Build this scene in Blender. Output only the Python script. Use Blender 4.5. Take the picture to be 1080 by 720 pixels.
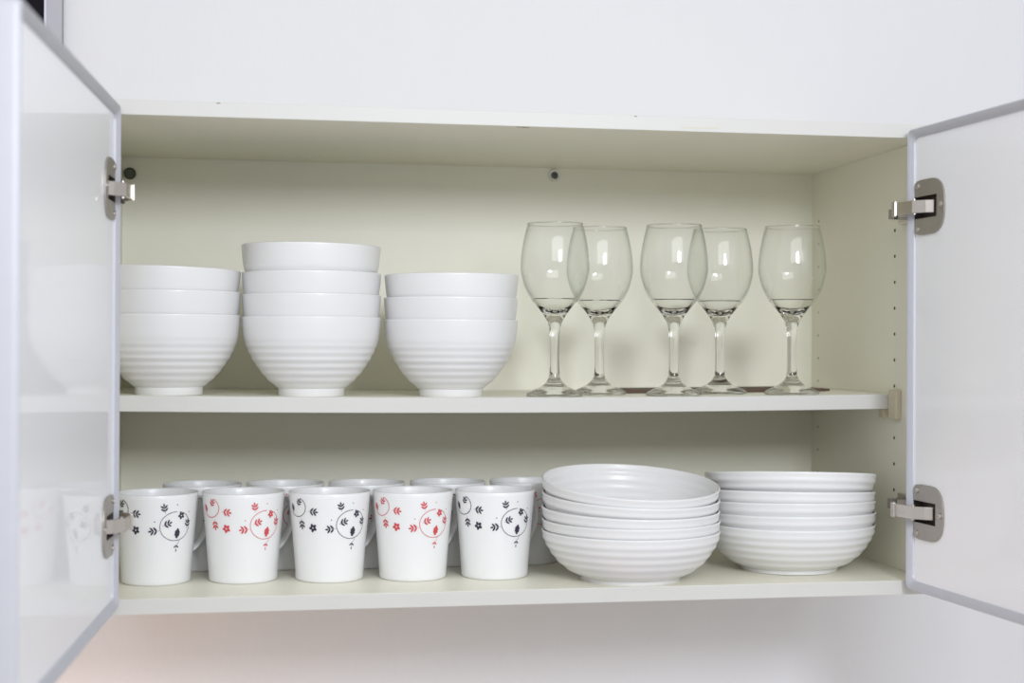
import bpy, bmesh, math, random
from mathutils import Vector, Matrix, Euler
import numpy as np

for o in list(bpy.data.objects):
    bpy.data.objects.remove(o)
S = bpy.context.scene
C = S.collection
R = math.radians

# ------------------------------------------------------------------ camera
yaw, pit, rol = R(9.720), R(0.137), R(0.255)
fw = Vector((math.sin(yaw) * math.cos(pit), math.cos(yaw) * math.cos(pit), math.sin(pit)))
rt = Vector((math.cos(yaw), -math.sin(yaw), 0))
up = rt.cross(fw)
r2 = rt * math.cos(rol) + up * math.sin(rol)
u2 = up * math.cos(rol) - rt * math.sin(rol)
cam = bpy.data.cameras.new('camera')
cam.sensor_width = 36.0
cam.lens = 1528.4 / 1080 * 36
cam.clip_start = 0.05
cam.dof.use_dof = True
cam.dof.focus_distance = 1.74
cam.dof.aperture_fstop = 3.6
co = bpy.data.objects.new('camera', cam)
C.objects.link(co)
M = Matrix((r2, u2, -fw)).transposed().to_4x4()
M.translation = Vector((0.17145, -1.59209, 0.28952))
co.matrix_world = M
S.camera = co

# ------------------------------------------------------------------ world and lights
W = bpy.data.worlds.new('room_light')
S.world = W
W.use_nodes = True
bg = W.node_tree.nodes['Background']
bg.inputs[0].default_value = (0.98, 0.988, 1.0, 1)
bg.inputs[1].default_value = 0.61


def area(name, loc, target, sx, sy, power, col):
    l = bpy.data.lights.new(name, 'AREA')
    l.shape = 'RECTANGLE'
    l.size, l.size_y = sx, sy
    l.energy = power
    l.color = col
    o = bpy.data.objects.new(name, l)
    C.objects.link(o)
    o.location = loc
    o.rotation_euler = (Vector(target) - Vector(loc)).to_track_quat('-Z', 'Y').to_euler()
    return o


area('studio_lamp', (0.74, -2.10, 0.89), (0.48, 0.1, 0.30), 0.38, 0.38, 16.5, (0.93, 0.99, 1.10))
area('front_fill', (0.35, -4.0, 1.75), (0.45, 0.2, 0.28), 3.0, 1.5, 38, (0.98, 0.99, 1.0))  # added broad fill, no window known there; lifts the cabinet interior
lp = bpy.data.lights.new('warm_wall_fill', 'POINT')  # added warm fill, no lamp known there; gives the lower wall its peach glow
lp.energy = 2.0
lp.shadow_soft_size = 0.06
lp.color = (1.0, 0.50, 0.24)
lo = bpy.data.objects.new('warm_wall_fill', lp)
C.objects.link(lo)
lo.location = (-0.22, 0.12, -0.40)

S.view_settings.view_transform = 'Standard'
S.view_settings.look = 'None'
S.view_settings.gamma = 1.0
S.view_settings.use_curve_mapping = False
S.view_settings.exposure = 0.14
S.cycles.transparent_max_bounces = 32
S.cycles.max_bounces = 14
S.cycles.transmission_bounces = 14


# ------------------------------------------------------------------ materials
def mat(name, col, rough=0.5, metal=0.0, coat=0.0, noise=0.0, nscale=60, bump=0.0, bscale=200, spec=0.5,
        stretch=(1, 1, 1)):
    m = bpy.data.materials.new(name)
    m.use_nodes = True
    nt = m.node_tree
    b = nt.nodes['Principled BSDF']
    b.inputs['Base Color'].default_value = (*col, 1)
    b.inputs['Roughness'].default_value = rough
    b.inputs['Metallic'].default_value = metal
    b.inputs['Coat Weight'].default_value = coat
    b.inputs['Coat Roughness'].default_value = 0.03
    b.inputs['Specular IOR Level'].default_value = spec
    tc = nt.nodes.new('ShaderNodeTexCoord')
    mp = nt.nodes.new('ShaderNodeMapping')
    mp.inputs['Scale'].default_value = stretch
    nt.links.new(tc.outputs['Object'], mp.inputs['Vector'])
    if noise > 0:
        n = nt.nodes.new('ShaderNodeTexNoise')
        n.inputs['Scale'].default_value = nscale
        n.inputs['Detail'].default_value = 4
        nt.links.new(mp.outputs[0], n.inputs['Vector'])
        r = nt.nodes.new('ShaderNodeMixRGB')
        r.inputs[1].default_value = (*[c * (1 - noise) for c in col], 1)
        r.inputs[2].default_value = (*[min(1, c * (1 + noise)) for c in col], 1)
        nt.links.new(n.outputs['Fac'], r.inputs[0])
        nt.links.new(r.outputs[0], b.inputs['Base Color'])
    if bump > 0:
        n2 = nt.nodes.new('ShaderNodeTexNoise')
        n2.inputs['Scale'].default_value = bscale
        nt.links.new(mp.outputs[0], n2.inputs['Vector'])
        bp = nt.nodes.new('ShaderNodeBump')
        bp.inputs['Strength'].default_value = bump
        bp.inputs['Distance'].default_value = 0.001
        nt.links.new(n2.outputs['Fac'], bp.inputs['Height'])
        nt.links.new(bp.outputs[0], b.inputs['Normal'])
    return m


m_wall = mat('wall_paint', (0.715, 0.71, 0.73), 0.7, noise=0.012, nscale=25, bump=0.35, bscale=140, stretch=(1, 1, 0.35))
m_floor = mat('floor_wood', (0.62, 0.58, 0.55), 0.5, noise=0.15, nscale=6, stretch=(1, 8, 1))
m_board = mat('cream_melamine', (0.855, 0.835, 0.705), 0.42, noise=0.012, nscale=18, bump=0.05, bscale=400)
m_edge = mat('off_white_edge_banding', (0.615, 0.607, 0.575), 0.45, noise=0.012, nscale=30)
m_china = mat('white_stoneware', (0.78, 0.775, 0.77), 0.32, coat=0.25, noise=0.006, nscale=30)
m_mug = mat('white_porcelain', (0.83, 0.83, 0.83), 0.32, coat=0.12, noise=0.005, nscale=30)
for _m, _w in ((m_china, 0.25), (m_mug, 0.25)):
    _p = _m.node_tree.nodes['Principled BSDF']
    _p.inputs['Subsurface Weight'].default_value = _w
    _p.inputs['Subsurface Radius'].default_value = (0.006, 0.0055, 0.005)
    _p.inputs['Subsurface Scale'].default_value = 1.0
m_navy = mat('dark_plum_print', (0.035, 0.025, 0.05), 0.4, noise=0.3, nscale=300)
m_red = mat('red_print', (0.62, 0.07, 0.085), 0.4, noise=0.2, nscale=300)
m_dglass = mat('white_backed_glass', (0.93, 0.935, 0.96), 0.4, coat=0.5, spec=0.15, noise=0.004, nscale=20)
m_frame = mat('grey_ribbed_frame', (0.55, 0.555, 0.60), 0.48, metal=0.15, noise=0.03, nscale=80, stretch=(1, 1, 1))
m_metal = mat('nickel_steel', (0.62, 0.57, 0.53), 0.28, metal=1.0, noise=0.05, nscale=120)
m_plate = mat('brushed_nickel_plate', (0.42, 0.39, 0.36), 0.42, metal=0.8, noise=0.06, nscale=200)
m_cup = mat('dark_hinge_cup', (0.12, 0.10, 0.09), 0.5, metal=0.6, noise=0.1, nscale=150)
m_dark = mat('hole_shade', (0.05, 0.045, 0.035), 0.8, noise=0.1)  # shade inside the pin holes, put into the colour
m_screw = mat('dark_steel_screw', (0.12, 0.13, 0.11), 0.4, metal=0.7, noise=0.15, nscale=400)
m_clip = mat('beige_plastic', (0.62, 0.56, 0.42), 0.45, noise=0.02)
m_mat = mat('dark_brown_mat', (0.10, 0.055, 0.035), 0.7, noise=0.25, nscale=250, bump=0.3, bscale=900)
m_pane = mat('dark_pane', (0.012, 0.009, 0.014), 0.6, noise=0.1, spec=0.05)
m_wframe = mat('grey_window_frame', (0.42, 0.41, 0.45), 0.5, noise=0.03)
m_scuff = mat('brown_scuff', (0.22, 0.16, 0.09), 0.8, noise=0.3, nscale=500)

m_wine = bpy.data.materials.new('clear_wine_glass')
m_wine.use_nodes = True
_nt = m_wine.node_tree
_b = _nt.nodes['Principled BSDF']
_b.inputs['Transmission Weight'].default_value = 1.0
_b.inputs['Roughness'].default_value = 0.0
_b.inputs['IOR'].default_value = 1.48
_b.inputs['Base Color'].default_value = (0.97, 0.99, 0.975, 1)
_n = _nt.nodes.new('ShaderNodeTexNoise')
_n.inputs['Scale'].default_value = 40
_mx = _nt.nodes.new('ShaderNodeMixRGB')
_mx.inputs[1].default_value = (0.985, 0.995, 0.988, 1)
_mx.inputs[2].default_value = (0.995, 1.0, 0.996, 1)
_nt.links.new(_n.outputs['Fac'], _mx.inputs[0])
_nt.links.new(_mx.outputs[0], _b.inputs['Base Color'])


# ------------------------------------------------------------------ mesh helpers
class MB:
    def __init__(s):
        s.v, s.f = [], []

    def box(s, x0, x1, y0, y1, z0, z1):
        b = len(s.v)
        s.v += [(x0, y0, z0), (x1, y0, z0), (x1, y1, z0), (x0, y1, z0), (x0, y0, z1), (x1, y0, z1), (x1, y1, z1), (x0, y1, z1)]
        s.f += [tuple(b + i for i in q) for q in ((0, 3, 2, 1), (4, 5, 6, 7), (0, 1, 5, 4), (1, 2, 6, 5), (2, 3, 7, 6), (3, 0, 4, 7))]
        return s

    def lathe(s, prof, n=96, c=(0, 0)):
        """prof: list of (r, z); r==0 at an end closes with a pole."""
        rings = []
        for r, z in prof:
            if r < 1e-7:
                s.v.append((c[0], c[1], z))
                rings.append([len(s.v) - 1])
            else:
                b = len(s.v)
                s.v += [(c[0] + r * math.cos(2 * math.pi * i / n), c[1] + r * math.sin(2 * math.pi * i / n), z) for i in range(n)]
                rings.append(list(range(b, b + n)))
        for A, B in zip(rings, rings[1:]):
            for i in range(n):
                j = (i + 1) % n
                if len(A) == 1 and len(B) == 1:
                    continue
                if len(A) == 1:
                    s.f.append((A[0], B[j], B[i]))
                elif len(B) == 1:
                    s.f.append((A[i], A[j], B[0]))
                else:
                    s.f.append((A[i], A[j], B[j], B[i]))
        return s

    def loops(s, L, closed=True, caps=False):
        """connect equal-length vertex loops"""
        ids = []
        for lp_ in L:
            b = len(s.v)
            s.v += [tuple(p) for p in lp_]
            ids.append(list(range(b, b + len(lp_))))
        n = len(L[0])
        for A, B in zip(ids, ids[1:]):
            for i in range(n if closed else n - 1):
                j = (i + 1) % n
                s.f.append((A[i], A[j], B[j], B[i]))
        if caps:
            s.f.append(tuple(reversed(ids[0])))
            s.f.append(tuple(ids[-1]))
        return s

    def prism(s, poly, z0, z1):
        """poly in xy extruded along z"""
        return s.loops([[(x, y, z0) for x, y in poly], [(x, y, z1) for x, y in poly]], True, True)

    def mesh(s, name, material, smooth=None, bevel=0.0):
        me = bpy.data.meshes.new(name)
        me.from_pydata(s.v, [], s.f)
        bm = bmesh.new()
        bm.from_mesh(me)
        bmesh.ops.recalc_face_normals(bm, faces=bm.faces)
        if bevel:
            bmesh.ops.bevel(bm, geom=[e for e in bm.edges if e.calc_face_angle(0) > R(50)], offset=bevel, segments=2, profile=0.6, affect='EDGES')
        bm.to_mesh(me)
        bm.free()
        me.materials.append(material)
        if smooth is not None:
            me.polygons.foreach_set('use_smooth', [True] * len(me.polygons))
            me.set_sharp_from_angle(angle=R(smooth))
        me.update()
        return me

    def obj(s, name, material, parent=None, smooth=None, bevel=0.0, loc=None):
        return link(name, s.mesh(name, material, smooth, bevel), parent, loc)


def band(o, y, tol=0.0012):
    """front edge faces get the edge-banding material"""
    o.data.materials.append(m_edge)
    for p in o.data.polygons:
        if p.normal.y < -0.35 and p.center.y < y + tol:
            p.material_index = 1
    return o


def link(name, me, parent=None, loc=None):
    o = bpy.data.objects.new(name, me)
    C.objects.link(o)
    if parent:
        o.parent = parent
    if loc:
        o.location = loc
    return o


def tag(o, label, cat, group=None):
    o['label'] = label
    o['category'] = cat
    if group:
        o['group'] = group
    return o


def struct(o):
    o['kind'] = 'structure'
    return o


def spline(pts, n=8):
    """Catmull-Rom through 2D points"""
    P = [np.array(p, float) for p in pts]
    P = [2 * P[0] - P[1]] + P + [2 * P[-1] - P[-2]]
    out = []
    for i in range(1, len(P) - 2):
        for k in range(n):
            t = k / n
            a, b, c, d = P[i - 1], P[i], P[i + 1], P[i + 2]
            out.append(0.5 * ((2 * b) + (c - a) * t + (2 * a - 5 * b + 4 * c - d) * t * t + (3 * b - a - 3 * c + d) * t ** 3))
    out.append(P[-2])
    return [tuple(p) for p in out]


# ------------------------------------------------------------------ the setting
WALL_Y = 0.374
wb = struct(MB().box(-3.0, 4.0, WALL_Y, WALL_Y + 0.1, -1.4, 2.0).obj('wall_back', m_wall))
wb['label'] = 'white textured kitchen wall behind the cabinet'
fl = struct(MB().box(-3.0, 4.0, -4.5, WALL_Y + 0.1, -1.45, -1.4).obj('floor', m_floor))
fl['label'] = 'pale wooden kitchen floor'
wx0, wx1, wz0, wz1 = -0.75, -0.089, 0.36, 1.35
win = MB().box(wx0, wx1, WALL_Y - 0.004, WALL_Y, wz0, wz1).obj('window_1', m_pane)
struct(win)
win['label'] = 'dark window with grey frame at top left beside cabinet door'
b = MB()
for (a0, a1, c0, c1) in ((wx1 - 0.018, wx1, wz0, wz1), (wx0, wx0 + 0.018, wz0, wz1), (wx0, wx1, wz0, wz0 + 0.018), (wx0, wx1, wz1 - 0.018, wz1)):
    b.box(a0, a1, WALL_Y - 0.016, WALL_Y - 0.004, c0, c1)
b.obj('window_frame', m_wframe, win)
MB().box(wx1 - 0.0225, wx1 - 0.018, WALL_Y - 0.011, WALL_Y - 0.004, wz0 + 0.018, wz1 - 0.018).obj('glazing_bead', mat('pale_lilac_bead', (0.68, 0.66, 0.76), 0.5, noise=0.02), win)

# ------------------------------------------------------------------ the cabinet
XL, XR, T, H, D = -0.012, 0.939, 0.0166, 0.55, 0.366
cab = bpy.data.objects.new('wall_cabinet', None)
C.objects.link(cab)
cab.location = (0, 0, 0)
tag(cab, 'cream two-door wall cabinet standing open with crockery on two levels', 'cabinet')
BV = 0.0007
band(MB().box(XL - T, XR + T, 0, D + 0.004, H - T, H).obj('top_panel', m_board, cab, bevel=BV), 0.0)
band(MB().box(XL - T, XR + T, 0, D + 0.004, 0, T).obj('bottom_panel', m_board, cab, bevel=BV), 0.0)
band(MB().box(XL - T, XL, 0.0004, D + 0.004, T, H - T).obj('side_panel', m_board, cab, bevel=BV), 0.0)
band(MB().box(XR, XR + T, 0.0004, D + 0.004, T, H - T).obj('side_panel', m_board, cab, bevel=BV), 0.0)
MB().box(XL, XR, D, D + 0.004, T, H - T).obj('back_panel', m_board, cab)

SY = 0.095


def shelf_z(x):
    return 0.2276 + 0.0033 * ((x - 0.4635) / 0.4755) ** 2


st = 0.0183
L = []
for i in range(33):
    x = XL + 0.001 + (XR - XL - 0.002) * i / 32
    z = shelf_z(x)
    e = 0.0008
    L.append([(x, SY + e, z - st), (x, SY, z - st + e), (x, SY, z - e), (x, SY + e, z), (x, D - 0.002, z), (x, D - 0.002, z - st)])
sh = band(MB().loops(L, True, True).obj('shelf', m_board, cab, smooth=30), SY)

# shelf supports
for s, xw in ((1, XR), (-1, XL)):
    bx = lambda x0, x1: (min(x0, x1), max(x0, x1))
    zt = shelf_z(xw)
    a0, a1 = bx(xw, xw - s * 0.0075)
    cm = MB().box(a0, a1, 0.071, 0.0935, 0.2005, 0.2365)
    cm.obj('shelf_clip', m_clip, cab, bevel=0.0015)
    a0, a1 = bx(xw, xw - s * 0.009)
    MB().box(a0, a1, 0.106, 0.118, zt - st - 0.011, zt - st).obj('shelf_pin', m_clip, cab, bevel=0.0015)
    a0, a1 = bx(xw, xw - s * 0.009)
    MB().box(a0, a1, 0.330, 0.342, zt - st - 0.011, zt - st).obj('shelf_pin', m_clip, cab, bevel=0.0015)

# pin holes in the right-hand side: dark discs, with hole shade as colour
hole = MB().loops([[(XR - 0.0002, 0.0021 * math.cos(t), 0.0021 * math.sin(t)) for t in np.linspace(0, 2 * math.pi, 12, endpoint=False)],
                   [(XR + 0.0008, 0.0021 * math.cos(t), 0.0021 * math.sin(t)) for t in np.linspace(0, 2 * math.pi, 12, endpoint=False)]], True, True).mesh('pin_hole', m_dark)
for k in range(-4, 8):
    z = 0.241 + 0.032 * k
    if abs(z - 0.209) < 0.01 or z > 0.47 or z < 0.1:
        continue
    link('pin_hole', hole, cab, (0, 0.0915, z))
    o = link('pin_hole', hole, cab, (0, 0.341, z))
    o.scale = (1, 0.7, 0.7)

# wall fixing screws through the back panel
for (x, z, ring) in ((0.5648, 0.5232, True), (-0.0025, 0.5119, False)):
    y = D
    if ring:
        pr = MB().lathe([(0.0052, 0.0), (0.0083, 0.0), (0.0083, 0.0025), (0.0068, 0.004), (0.0052, 0.0035), (0.0052, 0.0)], 28)
        o = pr.obj('screw_collar', mat('silver_collar', (0.8, 0.79, 0.75), 0.3, 0.6, noise=0.02), cab, smooth=40)
        o.location = (x, y, z)
        o.rotation_euler = (R(90), 0, 0)
    s = MB().lathe([(0, 0), (0.0056, 0), (0.0056, 0.0022), (0.0045, 0.0034), (0.002, 0.0036), (0.0012, 0.0016), (0, 0.0016)] if ring else
                   [(0, 0), (0.0078, 0), (0.0078, 0.003), (0.0064, 0.0042), (0.0055, 0.003), (0.0024, 0.003), (0.002, 0.0044), (0, 0.0044)], 28)
    o = s.obj('fixing_screw', m_screw, cab, smooth=40)
    o.location = (x, y, z)
    o.rotation_euler = (R(90), 0, 0)

# little scuffs on the top panel's front edge and underside
for (x, y, z, w, h) in ((0.4589, 0.006, H - T - 0.0002, 0.010, 0.0016), (0.451, 0.005, H - T - 0.0002, 0.0025, 0.002)):
    MB().box(x - w / 2, x + w / 2, y - h, y + h, z, z + 0.0006).obj('scuff', m_scuff, cab)
for (x, z, w) in ((0.122, 0.5485, 0.004), (0.585, 0.5487, 0.003), (0.66, 0.5378, 0.045)):
    MB().box(x - w / 2, x + w / 2, -0.0001, 0.0004, z - 0.0005, z + 0.0005).obj('scuff', m_scuff if w < 0.01 else m_clip, cab)


# ------------------------------------------------------------------ doors
DW, DZ0, DZ1 = 0.490, 0.0085, 0.5415
DT, LIP = 0.0115, 0.0065
HZ = (0.449, 0.1005)


def rrect(x0, x1, z0, z1, r, n=6):
    P = []
    for (cx, cz, a0) in ((x1 - r, z0 + r, -90), (x1 - r, z1 - r, 0), (x0 + r, z1 - r, 90), (x0 + r, z0 + r, 180)):
        for k in range(n + 1):
            t = R(a0 + 90 * k / n)
            P.append((cx + r * math.cos(t), cz + r * math.sin(t)))
    return P


def make_door(side, origin, ang, label):
    """door local frame: x = away from the hinge, y = towards the door's inside face, z up.
    side +1: right-hand door; -1: left-hand (mirrored)"""
    s, c = math.sin(R(ang)), math.cos(R(ang))
    d = Vector((side * s, -c, 0))
    n = Vector((-side * c, -s, 0))

    def P(a, b, z):
        return tuple(Vector((origin[0], origin[1], 0)) + d * a + n * (b - LIP) + Vector((0, 0, z)))

    # glass slab with cut-outs for the two hinge cups
    g = MB()
    i0, i1, j0, j1 = 0.004, DW - 0.004, DZ0 + 0.004, DZ1 - 0.004
    hc = [(z - 0.0125, z + 0.0125) for z in HZ]
    ha = (0.0115, 0.060)
    xs = sorted([i0, i1, *ha])
    zs = sorted([j0, j1, *hc[0], *hc[1]])

    def solid(i, j):
        if not (0 <= i < len(xs) - 1 and 0 <= j < len(zs) - 1):
            return False
        zc = (zs[j] + zs[j + 1]) / 2
        xc = (xs[i] + xs[i + 1]) / 2
        return not (ha[0] < xc < ha[1] and any(h0 < zc < h1 for h0, h1 in hc))
    vid = {}

    def V(i, j, k):
        key = (i, j, k)
        if key not in vid:
            vid[key] = len(g.v)
            g.v.append(P(xs[i], 0.0 if k else -0.006, zs[j]))
        return vid[key]
    for i in range(len(xs) - 1):
        for j in range(len(zs) - 1):
            if not solid(i, j):
                continue
            g.f.append((V(i, j, 1), V(i + 1, j, 1), V(i + 1, j + 1, 1), V(i, j + 1, 1)))
            g.f.append((V(i, j, 0), V(i, j + 1, 0), V(i + 1, j + 1, 0), V(i + 1, j, 0)))
            for (di, dj, p, q) in ((-1, 0, (i, j), (i, j + 1)), (1, 0, (i + 1, j), (i + 1, j + 1)), (0, -1, (i, j), (i + 1, j)), (0, 1, (i, j + 1), (i + 1, j + 1))):
                if not solid(i + di, j + dj):
                    g.f.append((V(*p, 0), V(*q, 0), V(*q, 1), V(*p, 1)))
    door = g.obj('door', m_dglass, cab)
    door['label'] = label
    # ribbed frame swept round the slab
    prof = [(0.0045, -DT), (0.0008, -DT), (0.0, -DT + 0.001), (0.0, LIP - 0.0062), (0.0002, LIP - 0.0042), (0.0007, LIP - 0.0025), (0.0015, LIP - 0.0012)]
    arc = []
    for k in range(31):
        t = k / 30
        a = 0.0024 + 0.0082 * t
        bb = LIP - 0.0004 - 0.0038 * t ** 1.8
        bb -= 0.00034 * (0.5 - 0.5 * math.cos(2 * math.pi * t * 7)) if 0.02 < t < 0.98 else 0
        arc.append((a, bb))
    prof += arc + [(0.0110, LIP - 0.0052), (0.0112, -0.0005), (0.0045, -0.0005)]
    loops_ = []
    for (a, bb) in prof:
        loops_.append([P(x, bb, z) for x, z in rrect(a, DW - a, DZ0 + a, DZ1 - a, 0.007)])
    loops_.append(loops_[0])
    fr = MB().loops(loops_, True).obj('door_frame', m_frame, door, smooth=35)
    fr['label'] = 'grey ribbed edge frame'
    # backing behind the glass (outside face)
    # hinges
    for hz in HZ:
        # plate: D-shaped with a rectangular slot open towards the hinge side
        w0, w1, hh = 0.0125, 0.075, 0.0315
        top = []
        # outline of upper half, from the slot edge round to the slot's end
        outer = [(w0, hh - 0.005), (w0 + 0.004, hh - 0.001), (w0 + 0.012, hh)]
        for k in range(9):
            t = R(90 - 90 * k / 8)
            outer.append((0.045 + (w1 - 0.045) * math.cos(t) ** 0.8 if k < 8 else w1, (hh) * math.sin(t) ** 0.75 if k < 8 else 0.0))
        pts = [(w0, 0.0125)] + outer + [(w1, -0.0)] 
        upper = [(w0, 0.0125)] + outer + [(0.0595, 0.0), (0.0595, 0.0125)]
        pm = MB()
        for sg in (1, -1):
            lo_ = [P(a, 0.0002, hz + sg * q) for a, q in upper]
            hi_ = [P(a, 0.0022, hz + sg * q) for a, q in upper]
            pm.loops([lo_, hi_], True, True)
        pl = pm.obj('hinge_plate', m_plate, door)
        # cup: an open box sunk in the glass
        cu = MB()
        a0, a1, z0, z1, dp = ha[0], ha[1], hz - 0.0125, hz + 0.0125, -0.0095
        e = 0.0002
        a0 += e; a1 -= e; z0 += e; z1 -= e
        q = [(a0, z0), (a1, z0), (a1, z1), (a0, z1)]
        cu.loops([[P(a, 0.0018, z) for a, z in q], [P(a, dp, z) for a, z in q]], True)
        cu.f.append((4, 5, 6, 7))
        cu.obj('hinge_cup', m_cup, door)
        # screws
        for (a, q_) in ((0.020, 0.0245), (0.020, -0.0245), (0.0685, 0.0)):
            sm = MB()
            prf = [(0.0034, 0.0022), (0.0034, 0.0030), (0.0024, 0.0040), (0.0010, 0.0041), (0.0008, 0.0032)]
            LL = []
            for r_, b_ in prf:
                LL.append([P(a + r_ * math.cos(t), b_, hz + q_ + r_ * math.sin(t)) for t in np.linspace(0, 2 * math.pi, 14, endpoint=False)])
            sm.loops(LL, True, True)
            sm.obj('screw', m_metal, door, smooth=40)
        # arm: bent strip in plan, from wall mount round the frame lip into the cup
        xw = XR if side > 0 else XL
        s_ = side

        def strip(path, h0, h1, th):
            m = MB()
            LL = []
            for k, (x, y) in enumerate(path):
                p0 = Vector(path[max(0, k - 1)])
                p1 = Vector(path[min(len(path) - 1, k + 1)])
                t = (p1 - p0).normalized()
                nn = Vector((-t.y, t.x)) * th / 2
                LL.append([(x + nn.x, y + nn.y, h0), (x + nn.x, y + nn.y, h1), (x - nn.x, y - nn.y, h1), (x - nn.x, y - nn.y, h0)])
            return m.loops(LL, True, True)
        hh0, hh1 = hz - 0.0073, hz + 0.0073
        tip = P(0.046, -0.003, 0)
        mid = P(0.0300, 0.0145, 0)
        kn = (xw - s_ * 0.0475, -0.010)
        arm = strip([(xw - s_ * 0.0180, 0.056), (xw - s_ * 0.0300, 0.024), (xw - s_ * 0.0455, -0.003), (xw - s_ * 0.0445, -0.0105), mid[:2], P(0.041, 0.0045, 0)[:2], tip[:2]], hh0, hh1, 0.0030)
        ar = arm.obj('hinge_arm', m_metal, door, bevel=0.0006)
        # raised lip at the knee, side cheeks, pins
        kx = xw - s_ * 0.0478
        MB().box(min(kx, kx + s_ * 0.0028), max(kx, kx + s_ * 0.0028), -0.0125, -0.004, hh0 - 0.0014, hh1 + 0.0014).obj('hinge_bracket', m_metal, door, bevel=0.0006)
        MB().box(min(xw, xw - s_ * 0.024), max(xw, xw - s_ * 0.024), 0.034, 0.058, hz - 0.0060, hz + 0.0060).obj('hinge_arm_base', m_plate, door, bevel=0.001)
        MB().box(min(xw, xw - s_ * 0.006), max(xw, xw - s_ * 0.006), 0.026, 0.070, hz - 0.011, hz + 0.011).obj('mounting_plate', m_metal, door, bevel=0.0015)
        pn = MB()
        pc = P(0.0285, 0.0120, 0)
        pn.lathe([(0, hh0 - 0.0016), (0.0024, hh0 - 0.0016), (0.0024, hh1 + 0.0016), (0, hh1 + 0.0016)], 12, (pc[0], pc[1]))
        pn.obj('hinge_pin', m_metal, door, smooth=40)
        pn = MB()
        pn.lathe([(0, hh0 - 0.0018), (0.0026, hh0 - 0.0018), (0.0026, hh1 + 0.0018), (0, hh1 + 0.0018)], 12, (xw - s_ * 0.0325, 0.018))
        pn.obj('hinge_pin', m_screw, door, smooth=40)
    return door


make_door(1, (0.906, -0.010), 4.8, 'open white glass door on the right with grey ribbed frame')
make_door(-1, (0.0222, -0.010), 2.9, 'open white glass door on the left with grey ribbed frame')


# ------------------------------------------------------------------ bowls
def bowl_profile(pts, th, foot_r, foot_h, ripple, zr0, zr1, wl, in_ripple=0.0):
    """pts: outer (r, z) from above the foot to the rim; returns a closed lathe profile"""
    out = spline(pts, 10)
    H_ = out[-1][1]

    def rip(z, amp):
        w = max(0, min(1, (z - zr0) / 0.004)) * max(0, min(1, (zr1 - z) / 0.012))
        return amp * w * math.sin(2 * math.pi * z / wl)
    o2 = [(r + rip(z, ripple), z) for r, z in out]
    prof = [(0, 0.002), (foot_r - 0.005, 0.002), (foot_r - 0.004, 0.0), (foot_r - 0.0006, 0.0), (foot_r, 0.0008), (foot_r, foot_h)]
    prof += o2
    r, z = out[-1]
    prof += [(r - th * 0.15, z + 0.0007), (r - th * 0.5, z + 0.0011), (r - th * 0.85, z + 0.0007), (r - th, z - 0.0006)]
    inner = []
    for i in range(len(out) - 2, -1, -1):
        r, z = out[i]
        rn, zn = out[i + 1]
        t = Vector((rn - r, zn - z)).normalized()
        ir, iz = r - t.y * th, z + t.x * th
        inner.append((ir + rip(iz, in_ripple), max(iz, pts[0][1] + 0.003)))
    prof += inner
    prof += [(inner[-1][0] * 0.6, inner[-1][1] - 0.0004), (inner[-1][0] * 0.25, inner[-1][1] - 0.0006), (0, inner[-1][1] - 0.0006)]
    return prof


deep = bowl_profile([(0.0393, 0.0092), (0.0425, 0.0115), (0.0500, 0.0178), (0.0588, 0.0275), (0.0655, 0.0370), (0.0712, 0.0465), (0.0784, 0.0640), (0.0809, 0.0800), (0.0818, 0.0920)],
                    0.0025, 0.0388, 0.0090, 0.00050, 0.010, 0.068, 0.0082)
deep_me = MB().lathe(deep, 112).mesh('deep_bowl', m_china, smooth=50)
wide = bowl_profile([(0.0595, 0.0052), (0.0640, 0.0062), (0.0740, 0.0113), (0.0870, 0.0220), (0.0962, 0.0345), (0.1021, 0.0460), (0.1045, 0.0567)],
                    0.0023, 0.0590, 0.0050, 0.00055, 0.006, 0.058, 0.0092, 0.00045)
wide_me = MB().lathe(wide, 128).mesh('wide_bowl', m_china, smooth=50)


def put(name, me, x, y, z, tilt_fwd=0, tilt_right=0, rotz=0, sc=1.0, pivot=0.0):
    """pivot: height in the bowl about which it is tilted"""
    o = link(name, me)
    Rm = Matrix.Rotation(R(tilt_fwd), 4, 'X') @ Matrix.Rotation(R(tilt_right), 4, 'Y') @ Matrix.Rotation(R(rotz), 4, 'Z')
    o.matrix_world = Matrix.Translation((x, y, z + pivot)) @ Rm @ Matrix.Translation((0, 0, -pivot)) @ Matrix.Scale(sc, 4)
    return o


ORD = {3: ['bottom bowl of', 'middle bowl of', 'topmost bowl of'], 4: ['bottom bowl of', 'second bowl from the bottom of', 'third bowl from the bottom of', 'topmost bowl of'],
       5: ['bottom bowl of', 'second bowl from the bottom of', 'middle bowl of', 'fourth bowl from the bottom of', 'topmost bowl of']}
stacks = [
    (0.0627, 0.1430, 1.0, [(0, 0, 0, 0), (0.0003, 0, 0.0268, 0), (0.0, 0, 0.0535, 1.4)], 'the deep white stack of three beside left door'),
    (0.2274, 0.1420, 1.00, [(0, 0, 0, 0), (0.0, 0, 0.0262, 0), (0.0, 0, 0.0520, 0), (-0.0006, 0, 0.0838, 0.6)], 'the tallest deep white stack of four on the shelf'),
    (0.3938, 0.1420, 0.985, [(0, 0, 0, 0), (-0.0002, 0, 0.0262, 0), (0.0004, 0, 0.0535, -0.3)], 'the deep white stack of three beside wine glasses'),
]
for (x, y, sc, lv, desc) in stacks:
    n = len(lv)
    for k, (dx, dy, dz, tl) in enumerate(lv):
        o = put('deep_bowl', deep_me, x + dx, y + dy, shelf_z(x) + dz, 0, tl, 40 * k, sc, 0.092)
        tag(o, ORD[n][k] + ' ' + desc, 'bowl', 'deep ribbed bowls on the upper shelf')
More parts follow.
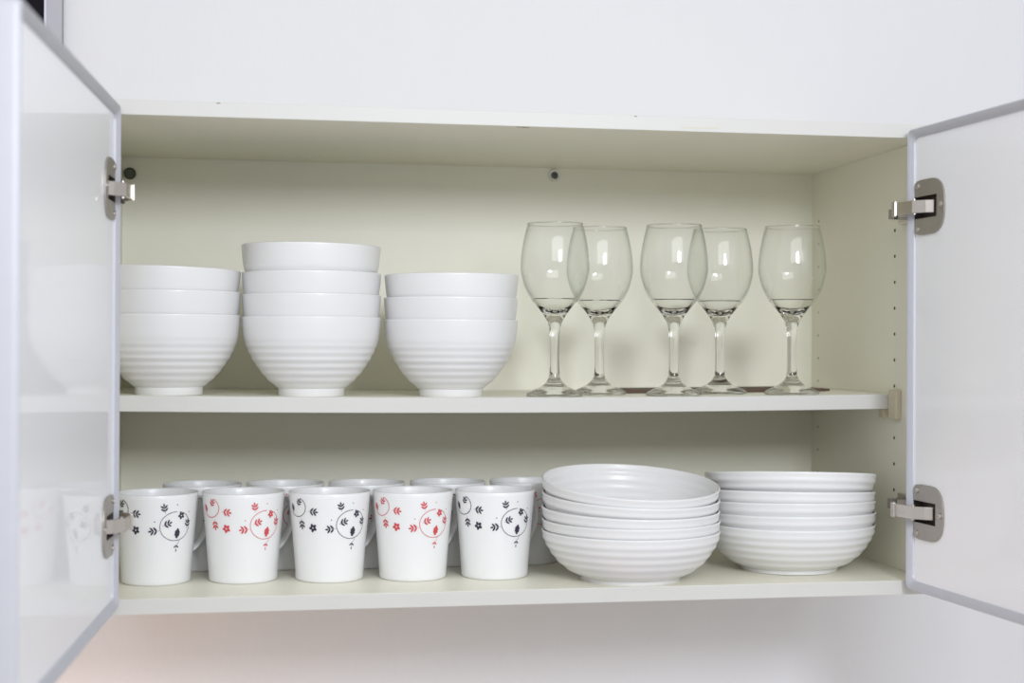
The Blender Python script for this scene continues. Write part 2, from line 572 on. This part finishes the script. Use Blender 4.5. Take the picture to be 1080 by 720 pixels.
wstacks = [
    (0.5972, 0.0625, [(0, 0, 0.0, 0, 0), (0.0002, 0, 0.0122, 0.2, 0.1), (-0.0003, 0, 0.0254, 1.5, 0.8), (0, 0.0005, 0.0408, 3.4, 1.6), (0, 0.001, 0.0560, 6.6, 1.6)],
     'the wide white stack whose open top shows, beside mugs'),
    (0.8090, 0.1070, [(0, 0, 0.0, -0.6, 0), (0.0004, 0, 0.0138, -2.0, 0), (-0.0005, 0, 0.0270, -3.4, 0.3), (-0.0008, 0, 0.0392, -3.8, 1.2), (0.0004, 0, 0.0590, -6.0, 1.6)],
     'the wide white stack in the right corner'),
]
for (x, y, lv, desc) in wstacks:
    for k, (dx, dy, dz, tf, tr) in enumerate(lv):
        o = put('wide_bowl', wide_me, x + dx, y + dy, T + dz, tf, tr, 33 * k, 1.0 if desc.startswith('the wide white stack whose') else 0.995, 0.0567 if k else 0.0)
        tag(o, ORD[5][k] + ' ' + desc, 'bowl', 'wide ribbed bowls on the cabinet floor')

# ------------------------------------------------------------------ wine glasses
gout = spline([(0.0338, 0.0030), (0.0300, 0.0052), (0.0205, 0.0098), (0.0125, 0.0148), (0.0085, 0.0195), (0.0066, 0.0250), (0.0058, 0.0400), (0.0058, 0.0620), (0.0064, 0.0780),
               (0.0080, 0.0868), (0.0118, 0.0950), (0.0195, 0.1060), (0.0285, 0.1170), (0.0362, 0.1310), (0.0410, 0.1480), (0.0418, 0.1600), (0.0402, 0.1780), (0.0368, 0.1960), (0.0336, 0.2082)], 8)
gin = spline([(0.0327, 0.2080), (0.0360, 0.1960), (0.0394, 0.1780), (0.0410, 0.1600), (0.0401, 0.1480), (0.0352, 0.1315), (0.0265, 0.1180), (0.0165, 0.1075), (0.0080, 0.1022), (0.0035, 0.1008)], 8)
m_thin = bpy.data.materials.new('thin_clear_glass')
m_thin.use_nodes = True
_nt = m_thin.node_tree
_nt.nodes.remove(_nt.nodes['Principled BSDF'])
_out = _nt.nodes['Material Output']
_tr = _nt.nodes.new('ShaderNodeBsdfTransparent')
_gl = _nt.nodes.new('ShaderNodeBsdfGlossy')
_gl.inputs['Roughness'].default_value = 0.0
_lw = _nt.nodes.new('ShaderNodeLayerWeight')       # longer path through the wall at grazing angles: more of the green tint
_lw.inputs['Blend'].default_value = 0.5


def _mth(op, a, v):
    n = _nt.nodes.new('ShaderNodeMath')
    n.operation = op
    _nt.links.new(a, n.inputs[0])
    n.inputs[1].default_value = v
    return n.outputs[0]


_sch = _mth('ADD', _mth('MULTIPLY', _mth('POWER', _lw.outputs['Facing'], 5.0), 0.96), 0.035)   # Schlick reflectance of glass
_cr = _nt.nodes.new('ShaderNodeMixRGB')
_cr.inputs[1].default_value = (0.996, 0.999, 0.997, 1)
_cr.inputs[2].default_value = (0.84, 0.87, 0.85, 1)
_ms = _nt.nodes.new('ShaderNodeMixShader')
_nt.links.new(_mth('POWER', _lw.outputs['Facing'], 4.0), _cr.inputs[0])
_nt.links.new(_cr.outputs[0], _tr.inputs[0])
_nt.links.new(_sch, _ms.inputs[0])
_nt.links.new(_tr.outputs[0], _ms.inputs[1])
_nt.links.new(_gl.outputs[0], _ms.inputs[2])
_nt.links.new(_ms.outputs[0], _out.inputs['Surface'])
ZS = 0.1168
rim = [(0.0334, 0.2088), (0.0329, 0.2088)]
lower = [p for p in gout if p[1] < ZS]
upper = [p for p in gout if p[1] >= ZS]
gin_hi = [p for p in gin if p[0] > 0.0262]
gin_lo = [p for p in gin if p[0] <= 0.0262]
stem_prof = [(0, 0.0022), (0.0200, 0.0010), (0.0315, 0.0), (0.0332, 0.0004), (0.0340, 0.0016)] + lower + [upper[0], gin_hi[-1]] + gin_lo + [(0, 0.1006)]
stem_me = MB().lathe(stem_prof, 80).mesh('stem_and_foot', m_wine, smooth=60)
_bm = bmesh.new()                                   # the shell carries on where the solid base ends: no cap between them
_bm.from_mesh(stem_me)
_cap = [f for f in _bm.faces if upper[0][1] - 0.0001 < f.calc_center_median().z < gin_hi[-1][1] + 0.0004
        and gin_hi[-1][0] < f.calc_center_median().xy.length < upper[0][0] and abs(f.normal.z) > 0.5]
bmesh.ops.delete(_bm, geom=_cap, context='FACES_ONLY')
_bm.to_mesh(stem_me)
_bm.free()
rim_me = MB().lathe([(0.03315 + 0.00075 * math.cos(t), 0.2087 + 0.00075 * math.sin(t)) for t in np.linspace(-math.pi / 2, 1.5 * math.pi, 11)], 96).mesh('rim', m_wine, smooth=80)
bowl_me = MB().lathe(upper + rim + gin_hi, 96).mesh('glass_bowl', m_thin, smooth=60)
for (x, y, lb) in ((0.5191, 0.131, 'clear stemmed wine glass at front next to the white bowls'),
                   (0.5868, 0.183, 'clear stemmed wine glass behind, between first and second front glasses'),
                   (0.6684, 0.131, 'clear stemmed wine glass at the middle of the front row'),
                   (0.7440, 0.183, 'clear stemmed wine glass behind, between second and third front glasses'),
                   (0.8209, 0.131, 'clear stemmed wine glass nearest the right side panel')):
    o = bpy.data.objects.new('wine_glass', None)
    C.objects.link(o)
    o.location = (x, y, shelf_z(x) + 0.0001)
    link('glass_bowl', bowl_me, o)
    link('stem_and_foot', stem_me, o)
    link('rim', rim_me, o)
    tag(o, lb, 'wine glass', 'wine glasses on the upper shelf')

# brown mat lying behind the glasses
mm = MB()
Lm = []
for i in range(25):
    x = 0.615 + (0.905 - 0.615) * i / 24
    z = shelf_z(x) + 0.0006
    Lm.append([(x, 0.215, z), (x, 0.215, z + 0.0028), (x, 0.345, z + 0.0028), (x, 0.345, z)])
mt = mm.loops(Lm, True, True).obj('table_mat', m_mat, smooth=30)
tag(mt, 'thin dark brown mat lying flat on the shelf behind the wine glasses', 'mat')

# ------------------------------------------------------------------ mugs
MH, MR0, MR1 = 0.1024, 0.0390, 0.0476


def mug_r(z):
    return MR0 + (MR1 - MR0) * (z / MH) ** 1.15


mp_ = [(0, 0.0022), (0.034, 0.0022), (0.0352, 0.0), (MR0 - 0.0022, 0.0), (MR0 - 0.0006, 0.0008), (mug_r(0.0026), 0.0026)]
mp_ += [(mug_r(z), z) for z in np.linspace(0.006, MH - 0.001, 22)]
mp_ += [(MR1 - 0.0005, MH - 0.0002), (MR1 - 0.0014, MH), (MR1 - 0.0023, MH - 0.0004), (MR1 - 0.0028, MH - 0.0016)]
mp_ += [(mug_r(z) - 0.0030, z) for z in np.linspace(MH - 0.006, 0.010, 14)] + [(0.0345, 0.0062), (0.02, 0.0052), (0, 0.0052)]
mug_me = MB().lathe(mp_, 96).mesh('mug_body', m_mug, smooth=50)

# handle in the local x-z plane (points along +x)
hp = spline([(mug_r(0.090) - 0.0015, 0.0900), (0.0555, 0.0925), (0.0650, 0.0880), (0.0705, 0.0760), (0.0705, 0.0640), (0.0665, 0.0510), (0.0580, 0.0395), (0.0490, 0.0325), (mug_r(0.030) - 0.0015, 0.0300)], 6)
hm = MB()
HL = []
for k, (x, z) in enumerate(hp):
    p0, p1 = Vector(hp[max(0, k - 1)]), Vector(hp[min(len(hp) - 1, k + 1)])
    t = (p1 - p0).normalized()
    nn = Vector((-t.y, t.x))
    ring = []
    for j in range(14):
        a = 2 * math.pi * j / 14
        ca, sa = math.cos(a), math.sin(a)
        w = 0.0024 * math.copysign(abs(ca) ** 0.8, ca)
        b_ = 0.0056 * math.copysign(abs(sa) ** 0.8, sa)
        ring.append((x + nn.x * w, b_, z + nn.y * w))
    HL.append(ring)
handle_me = hm.loops(HL, True, True).mesh('handle', m_mug, smooth=60)

# print: drawn in (angle, height) and wrapped on the cone, a hair proud of the glaze
SC = 0.0001404      # metres per drawing unit


def uv(x, y):
    q = max(-0.995, min(0.995, (x - 332) / 8 / 41.5))
    return math.asin(q) * 0.0462, (y - 105) * SC      # arc length, drop below the rim


def make_print():
    m = MB()

    def W_(u, v):
        z = MH - 0.0005 - v
        r = mug_r(z) + 0.00028
        t = -math.pi / 2 + u / 0.0462
        return (r * math.cos(t), r * math.sin(t), z)

    def blob(u, v, a, b_, rot, n=10):
        base = len(m.v)
        m.v.append(W_(u, v))
        cr, sr = math.cos(rot), math.sin(rot)
        for k in range(n):
            t = 2 * math.pi * k / n
            e, g = a * math.cos(t), b_ * math.sin(t) * (1 - 0.25 * math.cos(t))
            m.v.append(W_(u + e * cr - g * sr, v + e * sr + g * cr))
        for k in range(n):
            m.f.append((base, base + 1 + k, base + 1 + (k + 1) % n))

    def line(pts, w):
        base = len(m.v)
        for k, (u, v) in enumerate(pts):
            p0, p1 = Vector(pts[max(0, k - 1)]), Vector(pts[min(len(pts) - 1, k + 1)])
            t = (p1 - p0).normalized()
            nx, ny = -t.y * w / 2, t.x * w / 2
            m.v += [W_(u + nx, v + ny), W_(u - nx, v - ny)]
        for k in range(len(pts) - 1):
            m.f.append((base + 2 * k, base + 2 * k + 1, base + 2 * k + 3, base + 2 * k + 2))

    def sprig(x, y, size, rot, pairs=2):
        u, v = uv(x, y)
        s = size * SC * 1.15
        r = R(rot)
        c_, s_ = math.cos(r), math.sin(r)
        P = lambda e, g: (u + e * c_ - g * s_, v + e * s_ + g * c_)
        line([P(-s * 0.55, 0), P(0, 0.0), P(s * 0.3, 0)], 0.00035)
        for k in range(pairs):
            e = s * (-0.22 + 0.36 * k)
            for sg in (1, -1):
                p = P(e + s * 0.10, sg * s * 0.22)
                blob(p[0], p[1], s * 0.27, s * 0.105, r + sg * R(50))
        p = P(s * 0.46, 0)
        blob(p[0], p[1], s * 0.19, s * 0.10, r)

    def flower(x, y, size):
        u, v = uv(x, y)
        s = size * SC
        for k in range(5):
            t = 2 * math.pi * k / 5 + 0.5
            blob(u + s * 0.32 * math.cos(t), v + s * 0.32 * math.sin(t), s * 0.24, s * 0.19, t)

    def berry(x, y, size, rot):
        u, v = uv(x, y)
        s = size * SC
        r = R(rot)
        c_, s_ = math.cos(r), math.sin(r)
        for (e, g) in ((-0.34, 0), (-0.1, 0.16), (-0.1, -0.16), (0.16, 0.17), (0.16, -0.17), (0.38, 0), (0.05, 0)):
            blob(u + s * (e * c_ - g * s_), v + s * (e * s_ + g * c_), s * 0.21, s * 0.18, r)

    def dot(x, y, d=10):
        u, v = uv(x, y)
        blob(u, v, d * SC / 2, d * SC / 2, 0, 8)

    def ring(x, y, ru, rv, a0, a1, w=0.00072):
        u, v = uv(x, y)
        n = int(abs(a1 - a0) / 7) + 2
        line([(u + ru * math.cos(R(a0 + (a1 - a0) * k / n)), v + rv * math.sin(R(a0 + (a1 - a0) * k / n))) for k in range(n + 1)], w)
    # large ring on the right
    ring(518, 352, 0.0195, 0.0164, -78, 272)
    sprig(425, 207, 58, -100)
    dot(522, 180)
    dot(348, 310)
    dot(608, 243)
    flower(555, 270, 56)
    sprig(448, 332, 62, -20)
    sprig(342, 385, 66, 175)
    sprig(603, 340, 60, -80)
    berry(530, 412, 72, -80)
    u0, v0 = uv(552, 462)
    u1, v1 = uv(535, 500)
    line([(u0, v0), ((u0 + u1) / 2 + 0.0005, (v0 + v1) / 2), (u1, v1)], 0.0004)
    sprig(527, 525, 48, 95, 1)
    # small ring on the left
    ring(66, 212, 0.0135, 0.0114, -62, 150, 0.0008)
    sprig(82, 178, 55, -60)
    berry(32, 222, 58, 70)
    sprig(193, 245, 64, 5)
    sprig(97, 348, 66, 85)
    flower(190, 377, 66)
    # tendril by the handle
    ring(668, 190, 0.004, 0.009, 150, 260, 0.0005)
    return m


prints = {'dark': make_print().mesh('floral_print', m_navy), 'red': make_print().mesh('floral_print', m_red)}


def mug(x, y, rot, col, label, hang=34):
    e = bpy.data.objects.new('mug', None)
    C.objects.link(e)
    e.location = (x, y, T)
    e.rotation_euler = (0, 0, R(rot))
    tag(e, label, 'mug', 'white floral mugs on the cabinet floor')
    link('mug_body', mug_me, e)
    h = link('handle', handle_me, e)
    h.rotation_euler = (0, 0, R(hang))
    p = link('floral_print', prints[col], e)
    p['label'] = ('dark plum' if col == 'dark' else 'red') + ' floral print'
    return e


VA = 5.0   # the prints face the viewer's side
fr_ = [(0.0507, 0.1186, -5, 'dark', 'white mug with dark floral print in front row, beside left cabinet door'),
       (0.1492, 0.1181, 0, 'red', 'white mug with red floral print, second in front row from left door'),
       (0.2483, 0.1110, 0, 'dark', 'white mug with dark floral print at the middle of front row'),
       (0.3454, 0.1076, 0, 'red', 'white mug with red floral print, fourth in front row from left door'),
       (0.4422, 0.1043, 0, 'dark', 'white mug with dark floral print in front row, next to wide bowls')]
for (x, y, ro, c_, lb) in fr_:
    ra = ro - math.degrees(math.atan2(x - 0.17145, y + 1.592))
    mug(x, y, ra, c_, lb, 37 - ra)
bk = [(0.0985, 0.2165, 10, 'dark', 'white mug in back row, leftmost, behind first and second front mugs'),
      (0.1985, 0.2150, -14, 'red', 'white mug in back row behind the second and third front mugs'),
      (0.2985, 0.2120, 6, 'red', 'white mug in back row behind the third and fourth front mugs'),
      (0.3995, 0.2120, -10, 'dark', 'white mug in back row behind the fourth and fifth front mugs'),
      (0.5005, 0.2120, -16, 'red', 'white mug in back row, rightmost, behind the wide bowls')]
for (x, y, ro, c_, lb) in bk:
    mug(x, y, ro, c_, lb, 62)
